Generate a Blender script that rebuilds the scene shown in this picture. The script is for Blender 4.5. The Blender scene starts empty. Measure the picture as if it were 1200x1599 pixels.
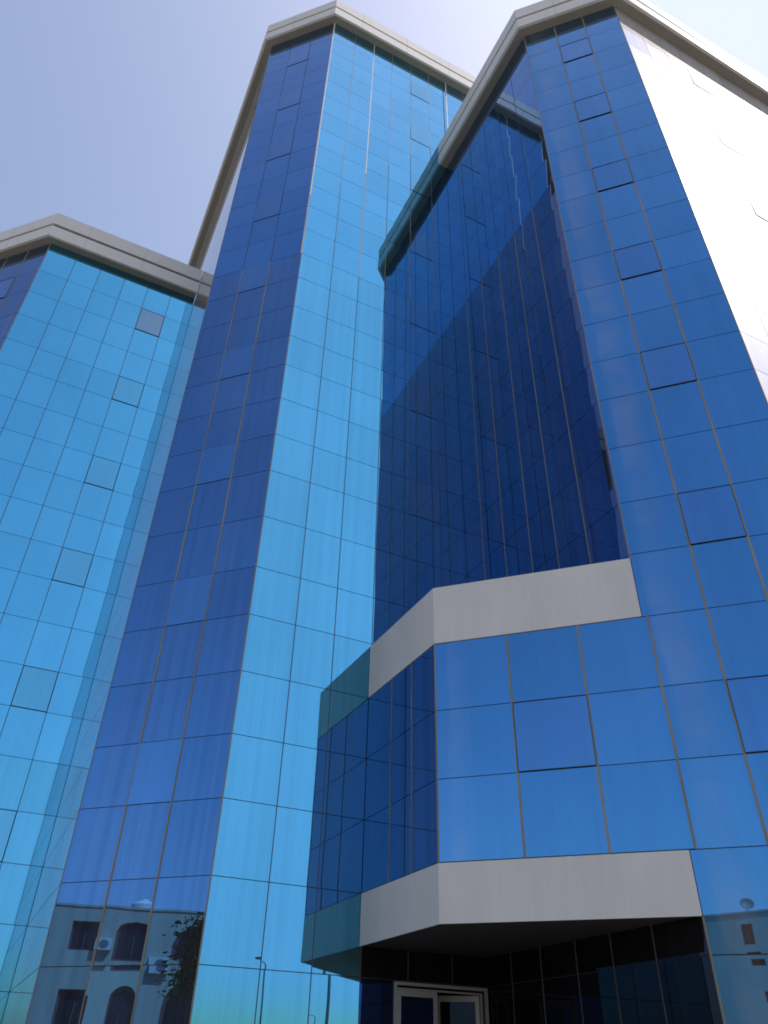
import bpy, bmesh, math, random
from mathutils import Vector, Matrix
random.seed(7)
S = bpy.context.scene
COL = S.collection
R = math.radians

# ------------------------------------------------------------------ camera
PITCH, ROLL = R(36.75), R(1.598)
CAMH = 1.6
fw = Vector((0, math.cos(PITCH), math.sin(PITCH)))
up0 = Vector((0, -math.sin(PITCH), math.cos(PITCH)))
r0 = Vector((1, 0, 0))
rt = r0 * math.cos(ROLL) + up0 * math.sin(ROLL)
up = up0 * math.cos(ROLL) - r0 * math.sin(ROLL)
cam = bpy.data.cameras.new("camera")
cam_o = bpy.data.objects.new("camera", cam)
COL.objects.link(cam_o)
M = Matrix((rt, up, -fw)).transposed().to_4x4()
M.translation = Vector((0, 0, CAMH))
cam_o.matrix_world = M
cam.sensor_fit = 'HORIZONTAL'
cam.sensor_width = 36.0
cam.lens = 36.0 * 1195.8 / 1200.0
cam.clip_start = 0.05
cam.clip_end = 5000
S.camera = cam_o

# ------------------------------------------------------------------ world and sun
SUN_AZ, SUN_EL = R(2.2), R(54.0)          # azimuth counted from +X towards +Y
w = bpy.data.worlds.new("World")
S.world = w
w.use_nodes = True
nt = w.node_tree
nt.nodes.clear()
out = nt.nodes.new('ShaderNodeOutputWorld')
bg = nt.nodes.new('ShaderNodeBackground')
sky = nt.nodes.new('ShaderNodeTexSky')
sky.sky_type = 'NISHITA'
sky.sun_disc = False
sky.sun_elevation = SUN_EL
sky.sun_rotation = R(90) - SUN_AZ
sky.altitude = 50
sky.air_density = 1.0
sky.dust_density = 3.0
sky.ozone_density = 1.2
bg.inputs[1].default_value = 0.15
# hazy sky: the glow round the sun levels off instead of growing without limit
sep = nt.nodes.new('ShaderNodeSeparateColor')
comb = nt.nodes.new('ShaderNodeCombineColor')
nt.links.new(sky.outputs[0], sep.inputs[0])
for i_, cap_ in enumerate((3.0, 3.3, 4.6)):
    sm_ = nt.nodes.new('ShaderNodeMath')
    sm_.operation = 'SMOOTH_MIN'
    dusty_ = nt.nodes.new('ShaderNodeMath')          # dust in the air: a little warmer than a clean sky
    dusty_.operation = 'MULTIPLY'
    dusty_.inputs[1].default_value = (1.13, 1.02, 0.95)[i_]
    nt.links.new(sep.outputs[i_], dusty_.inputs[0])
    nt.links.new(dusty_.outputs[0], sm_.inputs[0])
    sm_.inputs[1].default_value = cap_
    sm_.inputs[2].default_value = 1.0
    nt.links.new(sm_.outputs[0], comb.inputs[i_])
nt.links.new(comb.outputs[0], bg.inputs[0])
nt.links.new(bg.outputs[0], out.inputs[0])
sun = bpy.data.lights.new("sun", 'SUN')
sun.energy = 3.4
sun.angle = R(0.53)
sun.color = (1.0, 0.94, 0.86)
sun_o = bpy.data.objects.new("sun", sun)
COL.objects.link(sun_o)
sd = Vector((math.cos(SUN_EL) * math.cos(SUN_AZ), math.cos(SUN_EL) * math.sin(SUN_AZ), math.sin(SUN_EL)))
sun_o.rotation_euler = sd.to_track_quat('Z', 'Y').to_euler()
sun_o.location = sd * 120
S.view_settings.view_transform = 'Standard'
S.view_settings.look = 'None'
S.view_settings.exposure = 0.92
S.view_settings.gamma = 1.0
S.render.engine = 'CYCLES'
S.cycles.max_bounces = 12
S.cycles.glossy_bounces = 10
S.cycles.filter_width = 1.8

# ------------------------------------------------------------------ materials
class NT:
    def __init__(s, name):
        s.m = bpy.data.materials.new(name)
        s.m.use_nodes = True
        s.t = s.m.node_tree
        s.t.nodes.clear()
        s.o = s.n('OutputMaterial')
    def n(s, kind, **kw):
        x = s.t.nodes.new('ShaderNode' + kind)
        for k, v in kw.items():
            setattr(x, k, v)
        return x
    def l(s, a, b):
        s.t.links.new(a, b)
    def pos(s, sx, sy, sz):
        g = s.n('NewGeometry')
        v = s.n('VectorMath', operation='MULTIPLY')
        v.inputs[1].default_value = (sx, sy, sz)
        s.l(g.outputs['Position'], v.inputs[0])
        return v.outputs[0]
    def noise(s, vec, scale=1.0, detail=3.0, rough=0.55):
        x = s.n('TexNoise')
        x.inputs['Scale'].default_value = scale
        x.inputs['Detail'].default_value = detail
        x.inputs['Roughness'].default_value = rough
        s.l(vec, x.inputs['Vector'])
        return x.outputs[0]
    def mr(s, v, a, b, c, d):
        x = s.n('MapRange')
        for i, q in enumerate((a, b, c, d)):
            x.inputs[i + 1].default_value = q
        s.l(v, x.inputs[0])
        return x.outputs[0]
    def math(s, op, a, b):
        x = s.n('Math', operation=op)
        for i, q in enumerate((a, b)):
            if isinstance(q, (int, float)):
                x.inputs[i].default_value = q
            else:
                s.l(q, x.inputs[i])
        return x.outputs[0]
    def mixc(s, f, a, b):
        x = s.n('Mix', data_type='RGBA')
        if isinstance(f, (int, float)):
            x.inputs[0].default_value = f
        else:
            s.l(f, x.inputs[0])
        for i, q in ((6, a), (7, b)):
            if isinstance(q, tuple):
                x.inputs[i].default_value = (*q, 1)
            else:
                s.l(q, x.inputs[i])
        return x.outputs[2]

def glass_mat(name, tint, dust_lo, dust_hi, streak, body=(0.001, 0.001, 0.003), rough=0.38, gmix=0.18, smudge=()):
    """reflective blue coated glass: tinted mirror under a thin film of dust."""
    t = NT(name)
    gl = t.n('BsdfPrincipled')
    gl.inputs['Metallic'].default_value = 1.0
    gl.inputs['Roughness'].default_value = 0.0
    at = t.n('Attribute', attribute_name='rnd')
    k = t.mr(at.outputs['Fac'], 0, 1, 0.955, 1.03)
    # old run-off marks: long vertical streaks that dull the coating, and a faint cloudy film
    run = t.noise(t.pos(7.5, 7.5, 0.07), 1.0, 4.0, 0.6)
    run2 = t.noise(t.pos(17, 17, 0.2), 1.0, 2.0, 0.5)
    film = t.noise(t.pos(0.55, 0.55, 0.4), 1.0, 4.0, 0.6)
    k = t.math('MULTIPLY', k, t.mr(run, 0.42, 0.66, 1.0, 1.0 - 0.11 * min(streak, 2.0)))
    k = t.math('MULTIPLY', k, t.mr(run2, 0.5, 0.75, 1.0, 1.0 - 0.06 * min(streak, 2.0)))
    k = t.math('MULTIPLY', k, t.mr(film, 0.35, 0.7, 1.02, 0.95))
    sc = t.n('VectorMath', operation='SCALE')
    sc.inputs[0].default_value = tint
    t.l(k, sc.inputs['Scale'])
    t.l(sc.outputs[0], gl.inputs['Base Color'])
    # dust
    st = t.noise(t.pos(6, 6, 0.10), 1.0, 3.0, 0.55)
    fine = t.noise(t.pos(22, 22, 0.16), 1.0, 2.0, 0.5)
    cl = t.noise(t.pos(0.35, 0.35, 0.16), 1.0, 4.0, 0.6)
    s1 = t.mr(st, 0.45, 0.75, 0.0, 1.0)
    s2 = t.mr(fine, 0.5, 0.8, 0.0, 0.6)
    s12 = t.math('MULTIPLY', t.math('ADD', s1, s2), streak)
    base = t.mr(cl, 0.35, 0.7, dust_lo, dust_hi)
    f = t.math('ADD', base, t.math('MULTIPLY', s12, base))
    f = t.math('MULTIPLY', f, t.mr(at.outputs['Fac'], 0, 1, 0.85, 1.15))
    for (t0_, t1_, amt) in smudge:       # wind-blown dirt that collects beside a corner, told by the distance along the wall
        g_ = t.n('NewGeometry'); d_ = t.n('VectorMath', operation='DOT_PRODUCT')
        t.l(g_.outputs['Position'], d_.inputs[0]); d_.inputs[1].default_value = (math.cos(R(-19.59)), math.sin(R(-19.59)), 0)
        wob_ = t.noise(t.pos(0.6, 0.6, 0.45), 1.0, 3.0, 0.6)
        dd = t.math('ADD', d_.outputs['Value'], t.math('MULTIPLY', t.math('SUBTRACT', wob_, 0.5), 0.45))
        up_ = t.n('MapRange', interpolation_type='SMOOTHSTEP'); dn_ = t.n('MapRange', interpolation_type='SMOOTHSTEP')
        for x_, q_ in ((up_, (t0_, t0_ + 0.16, 0, 1)), (dn_, (t1_, t1_ + 0.5, 1, 0))):
            for i_, v_ in enumerate(q_): x_.inputs[i_ + 1].default_value = v_
            t.l(dd, x_.inputs[0])
        patch = t.mr(t.noise(t.pos(0.3, 0.3, 0.55), 1.0, 4.0, 0.65), 0.4, 0.62, 0.25, 1.0)
        f = t.math('ADD', f, t.math('MULTIPLY', t.math('MULTIPLY', up_.outputs[0], dn_.outputs[0]), t.math('MULTIPLY', patch, amt)))
    df = t.n('BsdfDiffuse')
    df.inputs[0].default_value = (0.52, 0.46, 0.38, 1)
    gs = t.n('BsdfGlossy')
    gs.inputs['Color'].default_value = (0.55, 0.52, 0.48, 1)
    gs.inputs['Roughness'].default_value = rough
    dm = t.n('MixShader')
    dm.inputs[0].default_value = gmix
    t.l(df.outputs[0], dm.inputs[1]); t.l(gs.outputs[0], dm.inputs[2])
    bd = t.n('BsdfDiffuse')
    bd.inputs[0].default_value = (body[0], body[1], body[2], 1)
    g2 = t.n('AddShader')
    t.l(gl.outputs[0], g2.inputs[0]); t.l(bd.outputs[0], g2.inputs[1])
    mx = t.n('MixShader')
    t.l(f, mx.inputs[0]); t.l(g2.outputs[0], mx.inputs[1]); t.l(dm.outputs[0], mx.inputs[2])
    t.l(mx.outputs[0], t.o.inputs[0])
    return t.m

def matte(name, c, rough=0.6, var=0.12, scale=(1.5, 1.5, 0.5), metal=0.0, spec=0.4, bump=0.0):
    t = NT(name)
    p = t.n('BsdfPrincipled')
    p.inputs['Roughness'].default_value = rough
    p.inputs['Metallic'].default_value = metal
    p.inputs['Specular IOR Level'].default_value = spec
    n = t.noise(t.pos(*scale), 1.0, 6.0, 0.6)
    n2 = t.noise(t.pos(14, 14, 0.8), 1.0, 3.0, 0.6)
    f = t.mr(t.math('ADD', n, t.math('MULTIPLY', n2, 0.4)), 0.45, 0.95, 0.0, 1.0)
    a = tuple(x * (1 + var) for x in c)
    b = tuple(x * (1 - var) for x in c)
    t.l(t.mixc(f, a, b), p.inputs['Base Color'])
    if bump:
        bp = t.n('Bump'); bp.inputs['Strength'].default_value = bump
        bp.inputs['Distance'].default_value = 0.02
        t.l(t.noise(t.pos(6, 6, 6), 1.0, 6.0, 0.6), bp.inputs['Height'])
        t.l(bp.outputs[0], p.inputs['Normal'])
    t.l(p.outputs[0], t.o.inputs[0])
    return t.m

TINT = (0.054, 0.205, 0.48)
TINT_D = (0.054, 0.178, 0.405)
A_CLEAN = glass_mat('bright_sky_mirror_glass', (0.084, 0.375, 0.58), 0.008, 0.02, 0.3)  # front walls: same glass, their brighter sky reflection put into the tint
A_DIRTY = glass_mat('dusty_bright_sky_mirror_glass', (0.084, 0.375, 0.56), 0.012, 0.03, 0.8)
A_VENT = glass_mat('vent_bright_sky_glass', (0.084, 0.345, 0.51), 0.02, 0.05, 0.5)
G_CLEAN = glass_mat('blue_mirror_glass', TINT, 0.008, 0.02, 0.3)
G_DIRTY = glass_mat('dusty_blue_mirror_glass', TINT_D, 0.014, 0.034, 1.3)
G_MID = glass_mat('film_blue_mirror_glass', (0.055, 0.222, 0.465), 0.012, 0.03, 0.5, gmix=0.0, smudge=((0.520, 0.890, 0.11), (-3.444, -3.344, 0.10)))
G_SHADE = glass_mat('streaky_recess_shade_glass', (0.045, 0.10, 0.25), 0.006, 0.024, 1.6)  # recess and block side: their darkness painted into the tint, plus dust streaks
G_SIDE = glass_mat('veiled_side_glass', (0.085, 0.27, 0.5), 0.16, 0.2, 0.0)
G_SUN = glass_mat('sun_glare_dusty_blue_glass', TINT, 0.40, 0.50, 0.15, rough=0.6, gmix=0.75)  # sunlit side only: dust film thickened to stand in for the white sun glare
G_VENT = glass_mat('vent_blue_glass', (0.056, 0.205, 0.46), 0.02, 0.05, 0.5)
G_GREY = glass_mat('grey_blue_glass', (0.13, 0.27, 0.38), 0.08, 0.12, 0.6)
G_LOBBY = glass_mat('dark_lobby_glass', (0.008, 0.014, 0.026), 0.006, 0.015, 0.5, (0.001, 0.001, 0.002))
G_NAVY = glass_mat('navy_door_glass', (0.01, 0.05, 0.22), 0.006, 0.015, 0.5, (0.001, 0.001, 0.002))
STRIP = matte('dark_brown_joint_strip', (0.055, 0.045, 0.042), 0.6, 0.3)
JOINT = matte('dark_joint_sealant', (0.04, 0.04, 0.042), 0.7, 0.3)
KHAKI = matte('weathered_aluminium_mullion', (0.165, 0.15, 0.105), 0.55, 0.3)
KHAKI_D = matte('dark_joint_strip', (0.035, 0.033, 0.035), 0.6, 0.3)
WHITE_TRIM = matte('pale_aluminium_trim', (0.45, 0.43, 0.38), 0.45, 0.2)
ACP = matte('off_white_aluminium_cladding', (0.50, 0.49, 0.46), 0.42, 0.05, spec=0.5)
ACP_GREY = matte('light_grey_aluminium_cladding', (0.46, 0.455, 0.44), 0.5, 0.08, (1.2, 1.2, 0.5), spec=0.2)
SOFFIT = matte('beige_soffit_panel', (0.20, 0.19, 0.165), 0.6, 0.08)
GROOVE = matte('dark_groove', (0.02, 0.02, 0.022), 0.7, 0.1)
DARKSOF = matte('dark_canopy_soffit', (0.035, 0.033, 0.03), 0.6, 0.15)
VFRAME = matte('black_vent_gasket', (0.012, 0.012, 0.014), 0.5, 0.1)
ROOFM = matte('grey_roof_screed', (0.32, 0.31, 0.29), 0.9, 0.2)
FRAME = matte('silver_door_frame', (0.24, 0.24, 0.23), 0.4, 0.1)

# ------------------------------------------------------------------ helpers
def tag(o, label=None, cat=None, group=None, kind=None):
    if label: o['label'] = label
    if cat: o['category'] = cat
    if group: o['group'] = group
    if kind: o['kind'] = kind
    return o
def empty(name, loc, **k):
    o = bpy.data.objects.new(name, None)
    COL.objects.link(o)
    o.location = loc
    o.empty_display_size = 0.3
    return tag(o, **k)
def link(name, me, parent=None, mat=None, **k):
    o = bpy.data.objects.new(name, me)
    COL.objects.link(o)
    if mat is not None and not me.materials:
        me.materials.append(mat)
    if parent is not None:
        o.parent = parent
        # vertices are written in world space; undo the chain of parent offsets
        off = Vector((0, 0, 0)); q = parent
        while q is not None:
            off += Vector(q.location); q = q.parent
        o.location = -off
    return tag(o, **k)
def mesh(name, verts, faces, smooth=False):
    me = bpy.data.meshes.new(name)
    me.from_pydata([tuple(v) for v in verts], [], faces)
    if smooth:
        for p in me.polygons: p.use_smooth = True
    me.update()
    return me
class MB:
    def __init__(s): s.v = []; s.f = []
    def box(s, o, ax, ay, az):
        """box from corner o with edge vectors"""
        o = Vector(o); ax = Vector(ax); ay = Vector(ay); az = Vector(az)
        b = len(s.v)
        for k in range(8):
            s.v.append(o + ax * (k & 1) + ay * (k >> 1 & 1) + az * (k >> 2 & 1))
        F = [(0, 2, 3, 1), (4, 5, 7, 6), (0, 1, 5, 4), (2, 6, 7, 3), (0, 4, 6, 2), (1, 3, 7, 5)]
        if ax.cross(ay).dot(az) < 0: F = [f[::-1] for f in F]
        s.f += [tuple(b + i for i in f) for f in F]
        return s
    def prism(s, pts, z0, z1, top=True, bottom=True):
        a = sum(pts[i][0] * pts[(i + 1) % len(pts)][1] - pts[(i + 1) % len(pts)][0] * pts[i][1] for i in range(len(pts)))
        if a < 0: pts = pts[::-1]
        b = len(s.v); n = len(pts)
        for z in (z0, z1):
            for p in pts: s.v.append(Vector((p[0], p[1], z)))
        for i in range(n):
            j = (i + 1) % n
            s.f.append((b + i, b + j, b + n + j, b + n + i))
        if top: s.f.append(tuple(b + n + i for i in range(n)))
        if bottom: s.f.append(tuple(b + i for i in reversed(range(n))))
        return s
    def tube(s, pts, rad, n=10, cap=True):
        pts = [Vector(p) for p in pts]
        if isinstance(rad, (int, float)): rad = [rad] * len(pts)
        b = len(s.v)
        for i, p in enumerate(pts):
            d = (pts[min(i + 1, len(pts) - 1)] - pts[max(i - 1, 0)]).normalized()
            x = d.orthogonal().normalized() if i == 0 else (x - d * x.dot(d)).normalized()
            y = d.cross(x)
            for k in range(n):
                a = 2 * math.pi * k / n
                s.v.append(p + (x * math.cos(a) + y * math.sin(a)) * rad[i])
        for i in range(len(pts) - 1):
            for k in range(n):
                j = (k + 1) % n
                s.f.append((b + i * n + k, b + i * n + j, b + (i + 1) * n + j, b + (i + 1) * n + k))
        if cap:
            s.f.append(tuple(b + k for k in reversed(range(n))))
            s.f.append(tuple(b + (len(pts) - 1) * n + k for k in range(n)))
        return s
    def build(s, name, mat, parent=None, smooth=False, **k):
        return link(name, mesh(name, s.v, s.f, smooth), parent, mat, **k)

def V2(x, y): return Vector((x, y))
def dirv(a): return V2(math.cos(a), math.sin(a))
AA = R(25.41); AB = AA - R(45); AC = AA - R(90)
DIR = {'a': dirv(AA), 'b': dirv(AB), 'c': dirv(AC)}
def nrm(v): return V2(v.y, -v.x)           # outward normal of a wall that runs along v

# plan, metres, camera at the origin
P1 = V2(-2.989, 15.318)
a, b, c = DIR['a'], DIR['b'], DIR['c']
P0 = P1 - b * 3.318
J = P0 - c * 6.166
PL = J - a * 6.21
PLL = PL - b * 3.32
P3 = P1 + a * 5.882
P4 = P3 + c * 5.902
P5 = P4 + b * 3.339
Q = P4 - b * 4.004
SJ = P1 + a * ((Q - P1).dot(a))

H = [33.233, 31.831, 30.457, 29.141, 27.647, 26.281, 24.943, 23.546, 22.113, 20.837, 19.387, 17.987, 16.71,
     15.339, 13.967, 12.698, 11.217, 9.731, 8.459, 7.072, 5.679, 4.394, 3.0, 1.581]
ROWS = {i - 10: h + CAMH for i, h in enumerate(H)}
for k_, h_ in ((-11, 34.62), (-12, 35.97), (-13, 37.37), (-14, 38.75)): ROWS[k_] = h_ + CAMH
ROWS[14] = 0.25 + CAMH; ROWS[15] = -1.05 + CAMH
TOP2, TOP3, TOPL = 40.42 + CAMH, 32.25 + CAMH, 28.10 + CAMH
ZD = ROWS[-2]                               # below this row the glass is older and dusty

def project(p):
    d = Vector(p) - Vector((0, 0, CAMH))
    z = d.dot(fw)
    if z < 0.1: return None
    return (0.5 + 1195.8 / 1200 * d.dot(rt) / z, 0.5 - 1195.8 / 1599 * d.dot(up) / z)
def screen_area(cs):
    q = [project(p) for p in cs]
    if any(x is None for x in q): return 0
    ar = 0
    for i in range(4):
        x0, y0 = q[i]; x1, y1 = q[(i + 1) % 4]
        ar += x0 * y1 - x1 * y0
    cx = sum(x[0] for x in q) / 4; cy = sum(x[1] for x in q) / 4
    if not (-0.05 < cx < 1.05 and -0.05 < cy < 1.05): return 0
    return ar / 2 * -1                      # only faces that look at the camera count

GAP = 0.009
NS = 6
def panel_geo(o, v, t0, t1, z0, z1, vent=False, seed=0, wob=1.0):
    """one sheet of glass, slightly bowed and slightly out of plane."""
    rg = random.Random(seed)
    n = nrm(v)
    g = GAP
    t0 += g; t1 -= g; z0 += g * 0.8; z1 -= g * 0.8
    W_, H_ = t1 - t0, z1 - z0
    sx = rg.gauss(0, 0.00035) * wob; sz = rg.gauss(0, 0.00035) * wob
    bu = (0.0022 + rg.gauss(0, 0.0006)) * wob; bv = (-0.0022 + rg.gauss(0, 0.0007)) * wob; tw = (0.0016 + rg.gauss(0, 0.0016)) * wob
    ph = rg.uniform(0, 6.28)
    off = 0.0
    if vent: sz += 0.004 + rg.uniform(0, 0.002); sx += rg.gauss(0, 0.001); off = 0.012
    vs, fs = [], []
    for j in range(NS + 1):
        for i in range(NS + 1):
            uu, vv = i / NS - 0.5, j / NS - 0.5
            d = off + sx * uu * W_ - sz * vv * H_ + bu * uu * uu * W_ + bv * vv * vv * H_ + tw * uu * vv \
                + 0.00022 * wob * math.sin(uu * 5 + ph) * math.cos(vv * 4 + ph * 2)
            p = o + v * (t0 + (uu + .5) * W_) + n * d
            vs.append(Vector((p.x, p.y, z0 + (vv + .5) * H_)))
    for j in range(NS):
        for i in range(NS):
            k = j * (NS + 1) + i
            fs.append((k, k + 1, k + NS + 2, k + NS + 1))
    return vs, fs, rg.random()

def set_rnd(me, vals):
    at = me.attributes.new('rnd', 'FLOAT', 'POINT')
    at.data.foreach_set('value', vals)

class Facade:
    """collects the glass of one tower, then links the largest 100 sheets as parts and the rest as one."""
    def __init__(s, root): s.root = root; s.items = []; s.vents = []
    def wall(s, o, v, ts, zs, mat_of, vent_of=lambda i, j: False, skip=lambda tm, zm: False, wob=1.0):
        for i in range(len(ts) - 1):
            for j in range(len(zs) - 1):
                t0, t1, z0, z1 = ts[i], ts[i + 1], zs[j], zs[j + 1]
                if skip((t0 + t1) / 2, (z0 + z1) / 2): continue
                vt = vent_of(i, z0)
                vs, fs, rn = panel_geo(o, v, t0, t1, z0, z1, bool(vt), seed=hash((round(o.x, 2), i, j, round(v.x, 2))) & 0xffffff, wob=wob)
                cs = [(*(o + v * t), z) for t, z in ((t0, z0), (t1, z0), (t1, z1), (t0, z1))]
                ar = screen_area(cs)
                (s.vents if vt else s.items).append((ar, vs, fs, rn, vt if vt else mat_of(z0)))
    def build(s):
        s.items.sort(key=lambda q: -q[0])
        big = [q for q in s.items[:100] if q[0] > 0]
        rest = s.items[len(big):]
        for ar, vs, fs, rn, m in big:
            me = mesh('glass_panel', vs, fs, True); set_rnd(me, [rn] * len(vs))
            link('glass_panel', me, s.root, m)
        for ar, vs, fs, rn, m in s.vents:
            me = mesh('vent_window', vs, fs, True); set_rnd(me, [rn] * len(vs))
            vo = link('vent_window', me, s.root, m)
            # slim black frame round the opening light
            c4 = [vs[0], vs[NS], vs[-1], vs[NS * (NS + 1)]]
            ev = (c4[1] - c4[0]).normalized(); nn = Vector((ev.y, -ev.x, 0)); k = 0.010; fm = MB()
            if s.root.name.startswith('glass_tower') and (m is G_SUN or (m is not G_GREY and s.root is t2)): continue
            w_, h_ = (c4[1] - c4[0]).length, c4[3].z - c4[0].z
            o_ = Vector((c4[0].x, c4[0].y, c4[0].z)) + nn * 0.001
            up_ = Vector((c4[3] - c4[0])).normalized()
            hl = (c4[3] - c4[0]).length
            fm.box(o_, ev * w_, up_ * k, nn * 0.010); fm.box(o_ + up_ * (hl - k), ev * w_, up_ * k, nn * 0.010)
            fm.box(o_ + up_ * (k + .001), ev * k, up_ * (hl - 2 * k - .002), nn * 0.009); fm.box(o_ + ev * (w_ - k) + up_ * (k + .001), ev * k, up_ * (hl - 2 * k - .002), nn * 0.009)
            fo = fm.build('vent_frame', VFRAME, vo)
        if rest:
            V, F, RN, MI, mats = [], [], [], [], []
            for ar, vs, fs, rn, m in rest:
                b_ = len(V); V += vs; F += [tuple(b_ + i for i in f) for f in fs]; RN += [rn] * len(vs)
                if m not in mats: mats.append(m)
                MI += [mats.index(m)] * len(fs)
            me = mesh('glass_cladding', V, F, True); set_rnd(me, RN)
            for m in mats: me.materials.append(m)
            me.polygons.foreach_set('material_index', MI)
            link('glass_cladding', me, s.root, None, kind='stuff')

def mullion(root, o, v, t, z0, z1, wd=0.036, pr=0.008, mat=None, name='mullion'):
    n = nrm(v)
    p = o + v * (t - wd / 2) - n * 0.02
    MB().box((*p, z0), (*(v * wd), 0), (*(n * (0.02 + pr)), 0), (0, 0, z1 - z0)).build(name, mat or KHAKI, root)
def corner_post(root, p, v1, v2, z0, z1, mat=None, s_=0.022):
    n = (nrm(v1) + nrm(v2)).normalized()
    q = [p - v1 * s_ - nrm(v1) * 0.02, p - v1 * s_ + nrm(v1) * 0.006, p + n * 0.008, p + v2 * s_ + nrm(v2) * 0.006, p + v2 * s_ - nrm(v2) * 0.02]
    MB().prism(q, z0, z1).build('corner_post', mat or KHAKI, root)

def offset_path(pts, w_):
    """outward offset (walls run so that outward is to the right) of an open plan path."""
    res = []
    for i, p in enumerate(pts):
        ns = []
        if i > 0: ns.append(nrm((p - pts[i - 1]).normalized()))
        if i < len(pts) - 1: ns.append(nrm((pts[i + 1] - p).normalized()))
        if len(ns) == 1: res.append(p + ns[0] * w_)
        else:
            bsec = (ns[0] + ns[1]).normalized()
            res.append(p + bsec * (w_ / bsec.dot(ns[0])))
    return res
def band(root, name, pts, w_in, w_out, z0, z1, mat, **k):
    A_, B_ = offset_path(pts, w_in), offset_path(pts, w_out)
    m = MB()
    n = len(pts)
    for i in range(n):
        for p in (A_[i], B_[i]):
            m.v.append(Vector((*p, z0))); m.v.append(Vector((*p, z1)))
    for i in range(n - 1):
        x, y = 4 * i, 4 * i + 4     # in0 in1 out0 out1
        m.f += [(x + 2, y + 2, y + 3, x + 3), (x, x + 1, y + 1, y), (x + 1, x + 3, y + 3, y + 1), (x, y, y + 2, x + 2)]
    m.f += [(0, 2, 3, 1), (4 * n - 4, 4 * n - 3, 4 * n - 1, 4 * n - 2)]
    return m.build(name, mat, root, **k)
def cornice(root, pts, z, seam=2.4):
    holder = band(root, 'cornice', pts, -0.05, 0.30, z + 0.012, z + 1.50, GROOVE)
    band(holder, 'lower_band', pts, 0.301, 0.40, z + 0.0, z + 0.66, ACP)
    band(holder, 'upper_band', pts, 0.301, 0.40, z + 0.82, z + 1.56, ACP)
    band(holder, 'soffit', pts, -0.02, 0.3005, z - 0.0, z + 0.011, SOFFIT)
    band(holder, 'coping', pts, -0.05, 0.300, z + 1.501, z + 1.545, ACP)
    # fine vertical seams between the cladding sheets
    o = offset_path(pts, 0.4)
    m = MB()
    for i in range(len(o) - 1):
        d = o[i + 1] - o[i]; L = d.length; d = d / L
        k = seam * 0.6
        while k < L - 0.3:
            for z0_, z1_ in ((z + 0.01, z + 0.65), (z + 0.79, z + 1.55)):
                m.box((*(o[i] + d * (k - 0.005) - nrm(d) * 0.01), z0_), (*(d * 0.010), 0), (*(nrm(d) * 0.0115), 0), (0, 0, z1_ - z0_))
            k += seam
    if m.v: m.build('cladding_seams', SOFFIT, holder)

def rows(z0, z1):
    zs = sorted(z for z in ROWS.values() if z0 + 0.3 < z < z1 - 0.6)
    return [z0] + zs + [z1]
def is_vent_row(z0):
    for k_, z in ROWS.items():
        if abs(z - z0) < 1e-4 and (k_ - 2) % 3 == 0: return True
    return False
def vent(i_, m=None):
    return lambda i, z0: ((m or G_VENT) if (i == i_ and is_vent_row(z0)) else False)
BASE = 0.12
def mat_by(z_lim, hi, lo): return lambda z0: (lo if z0 < z_lim - 0.01 else hi)

# ------------------------------------------------------------------ ground
def sheet(name, x0, y0, x1, y1, z, mat, n=1):
    me = mesh(name, [(x0, y0, z), (x1, y0, z), (x1, y1, z), (x0, y1, z)], [(0, 1, 2, 3)])
    return link(name, me, None, mat, kind='structure')
SAND = matte('sandy_ground', (0.30, 0.25, 0.18), 0.95, 0.2, (0.2, 0.2, 0.2), bump=0.4)
ASPH = matte('asphalt', (0.06, 0.058, 0.055), 0.9, 0.2, (0.6, 0.6, 0.6), bump=0.3)
PAVE = matte('interlocking_paving', (0.28, 0.25, 0.21), 0.85, 0.2, (0.9, 0.9, 0.9), bump=0.3)
KERB = matte('kerb_stone', (0.40, 0.39, 0.36), 0.85, 0.1)
PAINT = matte('road_paint', (0.72, 0.72, 0.68), 0.7, 0.15)
sheet('ground', -1500, -1500, 1500, 1500, 0.0, SAND)
sheet('road', -400, -28, 400, -20.5, 0.004, ASPH)
MB().box((-60, -20.2, 0.004), (130, 0, 0), (0, 62, 0), (0, 0, 0.116)).build('pavement', PAVE, None, kind='structure')
MB().box((-60, -20.5, 0.004), (130, 0, 0), (0, 0.298, 0), (0, 0, 0.135)).build('kerb', KERB, None, kind='structure')
m_ = MB()
for i in range(-20, 22): m_.box((i * 6, -24.3, 0.005), (3, 0, 0), (0, 0.14, 0), (0, 0, 0.004))
m_.build('lane_markings', PAINT, None, kind='structure')

# ------------------------------------------------------------------ middle tower
def core(root, pts, z0, z1, name='wall'):
    MB().prism(pts, z0, z1).build(name, JOINT, root)
INS = 0.025
def inset(pts, d):
    n = len(pts); res = []
    for i in range(n):
        p, q, r_ = pts[i - 1], pts[i], pts[(i + 1) % n]
        n1, n2 = nrm((q - p).normalized()), nrm((r_ - q).normalized())
        bs = (n1 + n2)
        bs = bs.normalized()
        res.append(q - bs * (d / bs.dot(n1)))
    return res
BK = 26.0
T2L = P0 - c * BK
T2R = P1 + a * 15.0
depth2 = (T2L - P1).dot(-c)
T2RB = T2R - c * depth2
t2 = empty('glass_tower', (*P1, 0), label='tallest blue glass tower, in the middle, behind the entrance block',
           cat='tower', group='blue glass office towers')
DT = 1.555 + CAMH
ci = inset([T2L, P0, P1, T2R, T2RB], INS)
n_a = nrm(a)
dl_, dr_ = ci[2] + a * ((P1 + a * 3.835 - ci[2]).dot(a)), ci[2] + a * ((P1 + a * 5.81 - ci[2]).dot(a))
MB().prism(ci[:3] + [dl_, dl_ - n_a * 2.2, dr_ - n_a * 2.2, dr_] + ci[3:], 0.1, DT, top=False).build('wall', JOINT, t2)   # with the doorway
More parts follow.
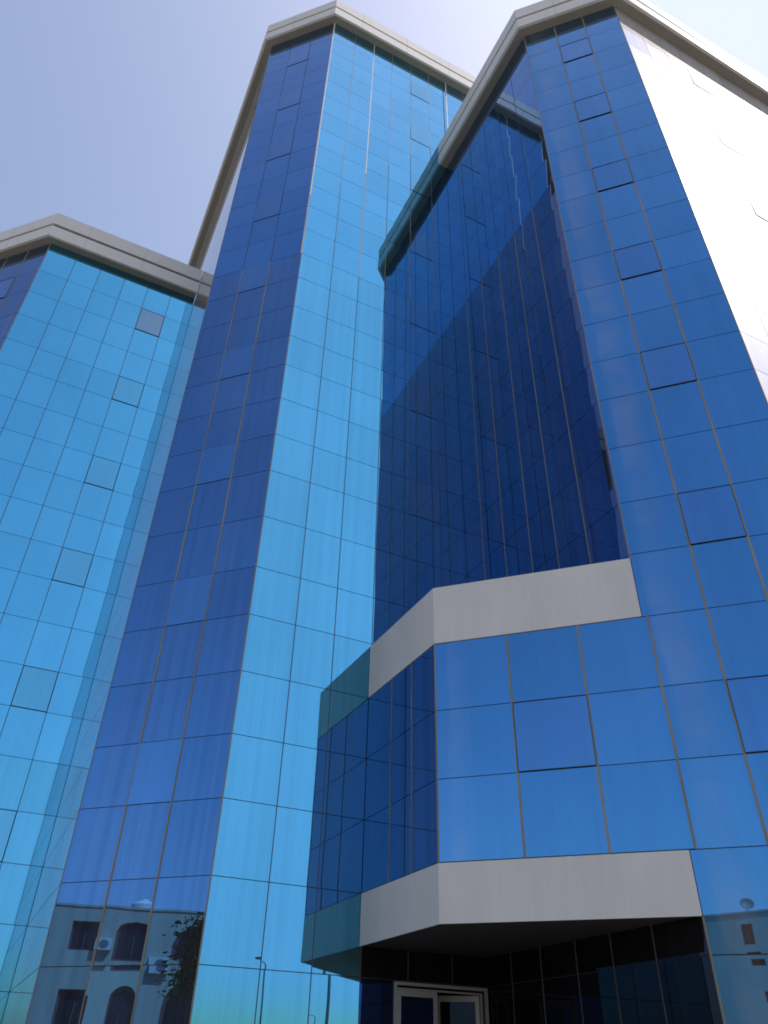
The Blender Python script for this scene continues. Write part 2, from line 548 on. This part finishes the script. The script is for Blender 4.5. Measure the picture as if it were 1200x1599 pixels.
core(t2, ci, DT, TOP2 + 0.4)
MB().prism(inset([T2L, P0, P1, T2R, T2RB], 0.1), TOP2 + 0.401, TOP2 + 0.45).build('roof', ROOFM, t2)
F2 = Facade(t2)
zs2 = rows(BASE, TOP2)
mC1 = [0, 1.143, 2.184, 3.318]
F2.wall(P0, b, mC1, zs2, mat_by(ZD, G_CLEAN, G_DIRTY), vent(1))
mC2 = [0, 1.124, 2.103, 3.085, 4.094, 5.081, 5.882]
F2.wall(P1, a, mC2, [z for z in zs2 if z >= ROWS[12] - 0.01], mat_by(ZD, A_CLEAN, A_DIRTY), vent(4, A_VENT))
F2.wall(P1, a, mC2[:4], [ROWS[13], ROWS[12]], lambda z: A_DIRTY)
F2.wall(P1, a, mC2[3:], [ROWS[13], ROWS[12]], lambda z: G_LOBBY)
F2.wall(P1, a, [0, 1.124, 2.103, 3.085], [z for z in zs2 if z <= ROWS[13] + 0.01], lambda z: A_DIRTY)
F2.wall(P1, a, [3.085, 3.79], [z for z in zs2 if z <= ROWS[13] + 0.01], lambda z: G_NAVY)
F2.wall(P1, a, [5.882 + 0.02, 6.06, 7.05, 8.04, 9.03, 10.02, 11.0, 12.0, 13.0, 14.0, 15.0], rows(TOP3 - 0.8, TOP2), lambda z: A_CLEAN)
tC0 = [-BK, -24, -22, -20, -18, -16, -14, -13, -12, -11, -10, -9, -8, -7, -6.166, -5.13, -4.1, -3.07, -2.04, -1.02, 0]
F2.wall(P0, c, tC0[14:], zs2, lambda z: G_SIDE, wob=0.03)
F2.wall(P0, c, tC0[:15], rows(TOPL - 0.8, TOP2), lambda z: G_SIDE, wob=0.03)
F2.build()
for t in mC1[1:-1]:
    mullion(t2, P0, b, t, BASE, ZD, 0.04)
    mullion(t2, P0, b, t, ZD, TOP2, 0.022, 0.004, KHAKI_D)
for i, t in enumerate(mC2[1:-1]):
    z0 = ROWS[13] if i == 3 or i == 4 else BASE
    mullion(t2, P1, a, t, z0, ZD, 0.018, 0.005, STRIP)
    mullion(t2, P1, a, t, ZD, TOP2, 0.04 if i in (1,) else 0.02, 0.006, WHITE_TRIM if i in (1,) else KHAKI)
for t in (6.06, 7.05, 8.04, 9.03, 10.02, 11.0, 12.0, 13.0, 14.0):
    mullion(t2, P1, a, t, TOP3, TOP2, 0.06 if t == 6.06 else 0.025, 0.008, WHITE_TRIM if t == 6.06 else KHAKI)
corner_post(t2, P1, b, a, BASE, ZD, KHAKI, 0.014)
corner_post(t2, P1, b, a, ZD, TOP2, WHITE_TRIM, 0.03)
corner_post(t2, P0, c, b, BASE, TOP2, KHAKI, 0.012)
cornice(t2, [T2L, P0, P1, T2R, T2RB], TOP2)

# ------------------------------------------------------------------ left tower
TLB = PLL - c * 10
tl = empty('glass_tower', (*PL, 0), label='lowest blue glass tower, at the left edge, its cornice ending against the tallest tower',
           cat='tower', group='blue glass office towers')
JB = J + a * 0.0
tlpoly = [TLB, PLL, PL, J - a * 0.012, J - a * 0.012 - c * 8.0]
core(tl, inset(tlpoly, INS), 0.1, TOPL + 0.4)
MB().prism(inset(tlpoly, 0.1), TOPL + 0.401, TOPL + 0.45).build('roof', ROOFM, tl)
FL = Facade(tl)
zsL = rows(BASE, TOPL)
mL1 = [0, 1.14, 2.17, 3.198, 4.194, 5.193, 6.21]
def ventL(i, z0):
    if abs(z0 - ROWS[-4]) < 1e-3 and i == 4: return G_GREY
    if i == 4 and is_vent_row(z0): return A_VENT
    return False
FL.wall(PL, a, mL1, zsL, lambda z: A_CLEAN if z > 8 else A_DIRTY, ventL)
mL0 = [0, 1.10, 2.2, 3.32]
FL.wall(PLL, b, mL0, zsL, lambda z: G_DIRTY, vent(1))
FL.wall(PLL, c, [-5, -4, -3, -2, -1, 0], zsL, lambda z: G_CLEAN)
FL.build()
for t in mL1[1:-1]: mullion(tl, PL, a, t, BASE, TOPL, 0.020, 0.005, STRIP)
for t in mL0[1:-1]: mullion(tl, PLL, b, t, BASE, TOPL, 0.045)
corner_post(tl, PL, b, a, BASE, TOPL, KHAKI, 0.02)
corner_post(tl, PLL, c, b, BASE, TOPL, KHAKI, 0.02)
cornice(tl, [TLB, PLL, PL, J - a * 0.02], TOPL)

# ------------------------------------------------------------------ right tower
t3 = empty('glass_tower', (*P4, 0), label='blue glass tower at the right with one side glaring white in the sun',
           cat='tower', group='blue glass office towers')
CZ0 = 2.085 + CAMH
T3R = P5 + a * 12.0
back3 = (P3 - P5).dot(-c)
poly3 = [P3 + c * 0.012, P4, P5, T3R, T3R - c * (back3 - 0.012)]
core(t3, inset(poly3, INS), 0.1, TOP3 + 0.4)
MB().prism(inset(poly3, 0.1), TOP3 + 0.401, TOP3 + 0.45).build('roof', ROOFM, t3)
F3 = Facade(t3)
zs3 = rows(BASE, TOP3)
mD = [0.0, 0.879, 1.844, 2.877, 3.816, 4.814, 5.902]
F3.wall(P3, c, mD, zs3, lambda z: G_CLEAN if z > ZD - .01 else (G_SHADE if z > ROWS[12] - .01 else G_LOBBY))
hi = [z for z in zs3 if z >= ROWS[9] - 0.01]; mid = [z for z in zs3 if ROWS[12] - 0.01 <= z <= ROWS[9] + 0.01]
lo = [z for z in zs3 if z <= ROWS[12] + 0.01]
mR = [0, 1.133, 2.169, 3.339]
F3.wall(P4, b, mR, hi, lambda z: G_MID, vent(1))
F3.wall(P4, b, [0.098] + mR[1:], mid, lambda z: G_MID, vent(1))
F3.wall(P4, b, mR, lo, lambda z: G_MID, vent(1))
mR2 = [0, 1.05, 2.05, 3.05, 4.05, 5.05, 6.05, 7.05, 8.05, 9.05, 10.05, 11.05, 12.0]
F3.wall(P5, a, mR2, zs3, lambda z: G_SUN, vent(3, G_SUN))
F3.build()
for t in mD[1:-1]:
    mullion(t3, P3, c, t, BASE, CZ0, 0.03, 0.006, STRIP)  # stretch under the block: recess shade put into the mullion colour
    mullion(t3, P3, c, t, CZ0, ZD, 0.026)
    mullion(t3, P3, c, t, ZD, TOP3, 0.02, 0.004, KHAKI_D)
for t in mR[1:-1]: mullion(t3, P4, b, t, BASE, TOP3, 0.042, 0.009)
for t in mR2[1:-1]: mullion(t3, P5, a, t, BASE, TOP3, 0.025, 0.004)
corner_post(t3, P4, c, b, ROWS[9] + 1.3, TOP3, KHAKI, 0.016)
corner_post(t3, P4, c, b, BASE, 2.085 + CAMH - 0.01, KHAKI, 0.016)
corner_post(t3, P5, b, a, BASE, TOP3, KHAKI, 0.02)
cornice(t3, [P3, P4, P5, T3R], TOP3)

# ------------------------------------------------------------------ entrance block
CZ0, CZG0, CZG1, CZ1 = 2.085 + CAMH, 3.006 + CAMH, 7.072 + CAMH, 8.372 + CAMH
en = empty('entrance_block', (*Q, 0), label='low glazed block jutting over the door, light grey bands above and below its glass',
           cat='entrance')
S0 = SJ + c * 0.014
e3 = P3 + c * 0.014 - a * 0.014
e4 = P4 - a * 0.014
poly_e = [S0, Q, e4, e3]
core(en, inset(poly_e, INS), CZ0 + 0.02, CZ1 - 0.05, 'wall')
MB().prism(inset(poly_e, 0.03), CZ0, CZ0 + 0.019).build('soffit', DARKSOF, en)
MB().prism(inset(poly_e, 0.03), CZ1 - 0.049, CZ1 - 0.02).build('roof', ROOFM, en)
FE = Facade(en)
zE = [CZG0, ROWS[11], ROWS[10], CZG1]
SL = (Q - S0).length
FE.wall(S0, c, [0, 1.193, 2.1, SL], zE, lambda z: G_SHADE)
FE.wall(Q, b, [0, 1.46, 2.816, 4.004 + 0.098], zE, lambda z: G_MID, lambda i, z0: G_VENT if (i == 1 and abs(z0 - ROWS[11]) < 1e-3) else False)
FE.build()
for t in (1.193, 2.1): mullion(en, S0, c, t, CZG0, CZG1, 0.03)
for t in (1.46, 2.816, 4.102): mullion(en, Q, b, t, CZG0, CZG1, 0.04, 0.008)
corner_post(en, Q, c, b, CZG0, CZG1, KHAKI, 0.02)
path_e = [S0, Q, P4 - b * 0.004]
band(en, 'lower_band', path_e, -0.02, 0.012, CZ0 - 0.002, CZG0 - 0.012, ACP_GREY)
band(en, 'upper_band', path_e, -0.02, 0.012, CZG1 + 0.012, CZ1, ACP_GREY)

# ------------------------------------------------------------------ entrance door (in the wall of the middle tower)
dn = nrm(a)
def dbox(m, t0, t1, z0, z1, d0, d1):
    p = P1 + a * t0 + dn * d0
    return m.box((*p, z0), (*(a * (t1 - t0)), 0), (*(dn * (d1 - d0)), 0), (0, 0, z1 - z0))
DT = 1.555 + CAMH
dr = empty('entrance_door', (*(P1 + a * 4.85), 0.12), label='silver framed double glass door standing ajar under the entrance block', cat='door')
m_ = MB()
dbox(m_, 3.79, 3.84, BASE, DT, -0.02, 0.05); dbox(m_, 5.80, 5.85, BASE, DT, -0.02, 0.05); dbox(m_, 3.84, 5.80, DT - 0.05, DT, -0.02, 0.05)
dbox(m_, 5.70, 5.73, BASE, DT - 0.09, -0.02, 0.03); dbox(m_, 3.86, 5.70, DT - 0.12, DT - 0.09, -0.02, 0.03)
m_.build('door_frame', FRAME, dr)
def leaf(o, v, wdt, zt, glass):
    n = nrm(v); fr = MB()
    def bb(t0, t1, z0, z1, d=0.045):
        fr.box((*(o + v * t0), z0), (*(v * (t1 - t0)), 0), (*(n * d), 0), (0, 0, z1 - z0))
    bb(0, 0.08, BASE + .02, zt); bb(wdt - 0.08, wdt, BASE + .02, zt); bb(0.08, wdt - 0.08, zt - 0.10, zt); bb(0.08, wdt - 0.08, BASE + .02, BASE + 0.2)
    lf = fr.build('door_leaf', FRAME, dr)
    p = o + v * 0.081 + n * 0.02
    me = MB().box((*p, BASE + 0.201), (*(v * (wdt - 0.162)), 0), (*(n * 0.008), 0), (0, 0, zt - 0.101 - BASE - 0.201)).build('door_glass', glass, lf)
    hp = o + v * (wdt - 0.04) + n * 0.09
    MB().tube([(*hp, 1.0), (*hp, 1.45)], 0.014).build('handle', FRAME, lf, True)
leaf(P1 + a * 3.845, a, 0.86, DT - 0.125, G_NAVY)
th = AA + R(180 - 40)
leaf(P1 + a * 5.69 - dn * 0.03, dirv(th + R(0)), 0.86, DT - 0.125, G_LOBBY)

# ------------------------------------------------------------------ across the street (seen in the glass)
PLASTER = matte('cream_plaster', (0.44, 0.39, 0.32), 0.9, 0.08)
PLASTER2 = matte('pale_plaster', (0.48, 0.44, 0.38), 0.9, 0.08)
WINF = matte('maroon_window_frame', (0.16, 0.08, 0.08), 0.6, 0.2)
DGLASS = matte('dark_window_glass', (0.02, 0.025, 0.03), 0.1, 0.2, spec=0.8)
TANKM = matte('white_plastic', (0.75, 0.75, 0.72), 0.5, 0.05)
STEEL = matte('galvanised_steel', (0.16, 0.17, 0.18), 0.5, 0.15)
ACM = matte('white_enamel', (0.6, 0.6, 0.56), 0.5, 0.1)

def arch_pts(w_, h_, kind, n=12):
    """outline of an opening, u across, v up, from (0,0)"""
    if kind == 'arch':
        r = w_ / 2; return [(-r, 0), (r, 0)] + [(r * math.cos(math.pi * k / n), h_ - r + r * math.sin(math.pi * k / n)) for k in range(n + 1)]
    if kind == 'chamfer':
        r = w_ / 2; q = w_ * 0.22
        return [(-r, 0), (r, 0), (r, h_ - q * 1.5), (r - q * .35, h_ - q * .6), (r - q, h_ - q * .2), (0, h_), (-r + q, h_ - q * .2), (-r + q * .35, h_ - q * .6), (-r, h_ - q * 1.5)]
    r = w_ / 2; return [(-r, 0), (r, 0), (r, h_), (-r, h_)]
def villa(cx, cy, face, width, height, depth_, wins, mat, label, name='villa'):
    """face = heading the facade looks along; local u to the right as seen from the street."""
    f = dirv(face); u = V2(-f.y, f.x)
    O = V2(cx, cy)
    root = empty(name, (cx, cy, 0), label=label, cat='house')
    def P(uu, dd, z): q = O + u * uu + f * dd; return Vector((q.x, q.y, z))
    me_f = []
    # facade as a sheet with real openings, made by filling between outlines
    bm = bmesh.new()
    edges = []
    def loop(pts):
        vs = [bm.verts.new(P(p[0], 0, p[1])) for p in pts]
        for i in range(len(vs)): edges.append(bm.edges.new((vs[i], vs[(i + 1) % len(vs)])))
        return vs
    W2 = width / 2
    loop([(-W2, 0), (W2, 0), (W2, height), (-W2, height)])
    holes = []
    for (uc, z0, ww, hh, kind) in wins:
        pts = [(uc + x, z0 + y) for x, y in arch_pts(ww, hh, kind)]
        holes.append((pts, loop(pts)))
    bmesh.ops.triangle_fill(bm, use_beauty=True, use_dissolve=False, edges=edges)
    # drop fills that landed inside the holes
    def inside(x, y, poly):
        c_ = False
        for i in range(len(poly)):
            x0, y0 = poly[i]; x1, y1 = poly[i - 1]
            if (y0 > y) != (y1 > y) and x < (x1 - x0) * (y - y0) / (y1 - y0) + x0: c_ = not c_
        return c_
    bad = []
    for fc in bm.faces:
        ct = fc.calc_center_median(); q = V2(ct.x, ct.y) - O; uu = q.dot(u)
        if any(inside(uu, ct.z, h_[0]) for h_ in holes): bad.append(fc)
    bmesh.ops.delete(bm, geom=bad, context='FACES_ONLY')
    for pts, vs in holes:
        inner = [bm.verts.new(v_.co - Vector((*f, 0)) * 0.35) for v_ in vs]
        for i in range(len(vs)):
            j = (i + 1) % len(vs); bm.faces.new((vs[i], vs[j], inner[j], inner[i]))
    # sides, back
    cs = [P(-W2, 0, 0), P(W2, 0, 0), P(W2, -depth_, 0), P(-W2, -depth_, 0)]
    lo_ = [bm.verts.new(p) for p in cs]; hi_ = [bm.verts.new(p + Vector((0, 0, height))) for p in cs]
    for i in (1, 2, 3):
        j = (i + 1) % 4; bm.faces.new((lo_[i], lo_[j], hi_[j], hi_[i]))
    me = bpy.data.meshes.new('wall'); bm.to_mesh(me); bm.free()
    link('wall', me, root, mat)
    m = MB()
    m.box(P(-W2, -0.36, height - 0.5), P(W2, 0, 0) - P(-W2, 0, 0), (*(f * -(depth_ - 0.4)), 0), (0, 0, 0.1))
    m.build('roof', ROOFM, root)
    m = MB(); m.box(P(-W2 - .04, -0.2, height + 0.002), P(W2 + .04, 0, 0) - P(-W2 - .04, 0, 0), (*(f * 0.26), 0), (0, 0, 0.12)); m.build('parapet_coping', mat, root)
    for (uc, z0, ww, hh, kind) in wins:
        pts = [(uc + x, z0 + y) for x, y in arch_pts(ww, hh, kind)]
        mm = MB(); nn = len(pts)
        cxu, czu = uc, z0 + hh / 2
        inn = [(cxu + (x - cxu) * 0.86, czu + (y - czu) * 0.9) for x, y in pts]
        for x, y in pts: mm.v.append(P(x, -0.22, y))
        for x, y in inn: mm.v.append(P(x, -0.22, y))
        for x, y in inn: mm.v.append(P(x, -0.32, y))
        for i in range(nn):
            j = (i + 1) % nn; mm.f.append((i, j, nn + j, nn + i)); mm.f.append((nn + i, nn + j, 2 * nn + j, 2 * nn + i))
        mm.box(P(uc - 0.03, -0.3, z0 + 0.08), P(0.06, 0, 0) - P(0, 0, 0), (*(f * 0.06), 0), (0, 0, hh * 0.62))
        wo = mm.build('window', WINF, root)
        g = MB(); g.v = [P(x, -0.31, y) for x, y in pts]; g.f = [tuple(range(nn))]
        g.build('window_glass', DGLASS, wo)
    return root, P
def rel(px_az, el, az0, D_):      # helper: azimuth/elevation as seen in the mirror to facade coordinates
    d = math.radians(px_az - az0)
    return math.tan(d) * D_, CAMH + D_ / math.cos(d) * math.tan(math.radians(el))
# villa mirrored in the middle tower
C1n = nrm(b)
cm = V2(0, 0) + C1n * 2 * ((P1 - V2(0, 0)).dot(C1n))    # mirror image of the viewpoint
AZ1, D1_ = -143.0, 52.0
ctr = cm + dirv(R(AZ1)) * D1_
def u1(az): return math.tan(R(az - AZ1)) * D1_
Z1 = lambda el: CAMH + D1_ * math.tan(R(el))
wins1 = []
for a0, a1_, e0, e1, kd in ((-148.3, -146.6, 6.1, 7.8, 'rect'), (-145.6, -143.5, 5.6, 7.9, 'chamfer'), (-142.0, -139.0, 5.9, 7.8, 'chamfer'),
                      (-136.5, -134.0, 5.7, 7.8, 'chamfer'), (-151.5, -149.8, 5.7, 7.8, 'chamfer'),
                      (-148.2, -146.5, 2.2, 4.2, 'rect'), (-145.3, -143.8, 0.6, 4.8, 'arch'), (-142.1, -138.6, 0.6, 5.2, 'arch'), (-136.5, -134.5, 1.6, 4.4, 'arch')):
    x0, x1 = u1(a0), u1(a1_); z0, z1 = Z1(e0), Z1(e1)
    wins1.append(((x0 + x1) / 2, z0, abs(x1 - x0), z1 - z0, kd))
v1, PV1 = villa(ctr.x, ctr.y, R(AZ1 + 180), 16.5, Z1(8.62), 9.0, [(-q[0], *q[1:]) for q in wins1], PLASTER,
    'cream two storey villa with arched dark windows, mirrored low in the tall tower glass')

# roof tank
tp = cm + dirv(R(-144.35)) * 54.0
zt = Z1(8.62) - 0.4
tk = empty('water_tank', (*tp, zt), label='round white water tank on the flat roof of the cream villa', cat='water tank')
m = MB(); m.tube([(*tp, zt), (*tp, zt + 0.12), (*tp, zt + 0.14), (*tp, zt + 1.0), (*tp, zt + 1.15), (*tp, zt + 1.25)], [0.62, 0.62, 0.68, 0.68, 0.5, 0.24], 24)
m.build('tank_body', TANKM, tk)
MB().tube([(*tp, zt + 1.251), (*tp, zt + 1.33)], [0.22, 0.2], 16).build('lid', TANKM, tk)
# air conditioners on villa facade
for az, el in ((-147.1, 5.55), (-144.6, 8.05)):
    pass
# tree beside the villa
LEAF = matte('dusty_green_leaves', (0.05, 0.085, 0.03), 0.7, 0.5, (2, 2, 2))
BARK = matte('brown_bark', (0.12, 0.09, 0.06), 0.9, 0.3)
def tree(x, y, h_, r_, label, n=9000, seed=3):
    rg = random.Random(seed)
    root = empty('tree', (x, y, 0), label=label, cat='tree')
    m = MB(); m.tube([(x, y, 0), (x + .1, y, h_ * .25), (x - .05, y + .1, h_ * .5), (x + .1, y, h_ * .8)], [0.2, 0.16, 0.11, 0.04])
    tips = []
    for k in range(9):
        a_ = rg.uniform(0, 6.28); z_ = h_ * rg.uniform(.35, .65); e_ = Vector((x + math.cos(a_) * r_ * .65, y + math.sin(a_) * r_ * .65, z_ + h_ * rg.uniform(.12, .3)))
        m.tube([(x, y + .05, z_), ((x + e_.x) / 2, (y + e_.y) / 2, z_ + h_ * .07), e_], [0.07, 0.05, 0.02], 6); tips.append(e_)
    m.build('trunk', BARK, root)
    tips += [Vector((x + rg.uniform(-.4, .4), y + rg.uniform(-.4, .4), h_ * q)) for q in (.75, .85, .95)]
    m = MB()
    for k in range(n):
        t_ = rg.choice(tips); d_ = Vector((rg.gauss(0, 1), rg.gauss(0, 1), rg.gauss(0, .8))) * (r_ * 0.24)
        p = t_ + d_; s_ = rg.uniform(.09, .2)
        u_ = Vector((rg.gauss(0, 1), rg.gauss(0, 1), rg.gauss(0, 1))).normalized(); v_ = u_.orthogonal().normalized()
        b_ = len(m.v); m.v += [p - u_ * s_, p + v_ * s_ * .5, p + u_ * s_, p - v_ * s_ * .5]; m.f.append((b_, b_ + 1, b_ + 2, b_ + 3))
    m.build('crown', LEAF, root)
tq = cm + dirv(R(-138.9)) * 46.0
tree(tq.x, tq.y, 8.6, 2.3, 'green tree beside the cream villa, half hiding its right hand arched windows')

# villa mirrored in the right tower
cm3 = C1n * 2 * (P4.dot(C1n))
AZ3, D3_ = -103.0, 58.0
ctr3 = cm3 + dirv(R(AZ3)) * D3_
u3 = lambda az: -math.tan(R(az - AZ3)) * D3_
Z3 = lambda el: CAMH + D3_ * math.tan(R(el))
wins3 = []
for a0, a1_, e0, e1, kd in ((-105.75, -105.15, 7.0, 8.15, 'rect'), (-104.0, -102.2, 5.1, 7.9, 'arch'), (-105.7, -105.0, 6.25, 6.6, 'rect'), (-105.4, -104.9, 4.3, 4.9, 'rect'),
                      (-103.9, -102.4, 0.3, 4.2, 'arch'), (-100.9, -99.1, 5.1, 7.9, 'arch'), (-97.8, -97.0, 7.0, 8.15, 'rect'), (-100.8, -99.2, 0.3, 4.2, 'arch')):
    x0, x1 = u3(a0), u3(a1_); z0, z1 = max(Z3(e0), 0.3), Z3(e1)
    wins3.append(((x0 + x1) / 2, z0, abs(x1 - x0), z1 - z0, kd))
v3, PV3 = villa(ctr3.x + 1.5, ctr3.y, R(AZ3 + 180), 13.0, Z3(8.75), 9.0, [(q[0] + 1.5 * 0.97, *q[1:]) for q in wins3], PLASTER2,
    'pale house with maroon arched windows, satellite dish on its roof, mirrored in the right tower')
dp = cm3 + dirv(R(-105.25)) * 58.6
zd = Z3(8.75) + 0.1
sdh = empty('satellite_dish', (*dp, zd), label='round satellite dish on the roof edge of the pale house', cat='satellite dish')
m = MB(); ax = Vector((0.5, 0.75, 0.45)).normalized(); e1 = ax.orthogonal().normalized(); e2 = ax.cross(e1)
cc = Vector((*dp, zd + 0.55)); nr = 6; ns_ = 24
m.v.append(cc)
for i in range(1, nr + 1):
    for k in range(ns_):
        r_ = 0.42 * i / nr; a_ = 2 * math.pi * k / ns_
        m.v.append(cc + e1 * r_ * math.cos(a_) + e2 * r_ * math.sin(a_) + ax * (0.12 * (i / nr) ** 2))
for k in range(ns_): m.f.append((0, 1 + k, 1 + (k + 1) % ns_))
for i in range(nr - 1):
    for k in range(ns_):
        q_ = 1 + i * ns_; k2 = (k + 1) % ns_; m.f.append((q_ + k, q_ + ns_ + k, q_ + ns_ + k2, q_ + k2))
m.build('reflector', STEEL, sdh)
m = MB(); m.tube([(*dp, zd - 0.5), cc], 0.03); m.tube([cc - e2 * .4, cc + ax * .42], 0.012, 6); m.build('mount', STEEL, sdh)
MB().tube([cc + ax * .4, cc + ax * .5], 0.03, 8).build('receiver', STEEL, sdh)

# street lamps
nA = nrm(a)
cmA = nA * 2 * (P1.dot(nA))
def lamp(az, D_, h_, label, arm=0.9, arm_az=None):
    p = cmA + dirv(R(az)) * D_
    root = empty('street_lamp', (*p, 0), label=label, cat='street lamp', group='street lamps across the road')
    s_ = dirv(R(az - 90))
    MB().tube([(*p, 0), (*p, h_ * .5), (*p, h_ - .25)], [0.11, 0.085, 0.06], 12).build('pole', STEEL, root)
    e_ = p + s_ * arm
    MB().tube([(*p, h_ - .25), (*(p + s_ * .12), h_ - .05), (*(p + s_ * .35), h_ + .04), (*e_, h_ + .1)], [0.06, 0.045, 0.04, 0.035], 8).build('arm', STEEL, root)
    q = e_ - s_ * .1
    m = MB(); m.tube([(*q, h_ + .1), (*(q + s_ * .1), h_ + .12), (*(q + s_ * .45), h_ + .13), (*(q + s_ * .6), h_ + .1)], [0.05, 0.13, 0.12, 0.04], 12)
    m.build('lamp_head', STEEL, root)
lamp(-45.85, 79, 1.6 + 79 * math.tan(R(5.95)), 'tall grey street lamp across the road, the one mirrored larger in the glass')
lamp(-42.45, 140, 1.6 + 140 * math.tan(R(3.4)), 'distant street lamp, the one mirrored smallest low in the glass')
pp = cmA + dirv(R(-41.8)) * 75
ut = empty('utility_pole', (*pp, 0), label='plain thick grey steel pole across the road, mirrored under the entrance block', cat='pole')
MB().tube([(*pp, 0), (*pp, 6), (*pp, 11)], [0.16, 0.13, 0.10], 14).build('pole', STEEL, ut, True)
MB().box((pp.x - .8, pp.y - .05, 10.4), (1.6, 0, 0), (0, .1, 0), (0, 0, .1)).build('crossarm', STEEL, ut)

# air conditioners on the cream villa
def ac_unit(az, el, label):
    q = cm + dirv(R(az)) * (52.0 / math.cos(R(az - AZ1)))
    f = dirv(R(AZ1 + 180)); u = V2(-f.y, f.x); z = Z1(el)
    o = q + f * 0.002 - u * 0.45
    root = empty('air_conditioner', (*q, z), label=label, cat='air conditioner', group='air conditioners on the cream villa')
    MB().box((*o, z), (*(u * 0.9), 0), (*(f * 0.34), 0), (0, 0, 0.6)).build('casing', ACM, root)
    m = MB(); c0 = q + f * 0.345 - u * 0.1
    m.tube([(*c0, z + 0.3), (*(c0 + f * 0.02), z + 0.3)], 0.22, 20)
    m.build('fan_grille', STEEL, root)
ac_unit(-146.2, 6.15, 'white air conditioner beside the square upper window of the cream villa')
ac_unit(-142.6, 5.3, 'white air conditioner between the arched windows of the cream villa')
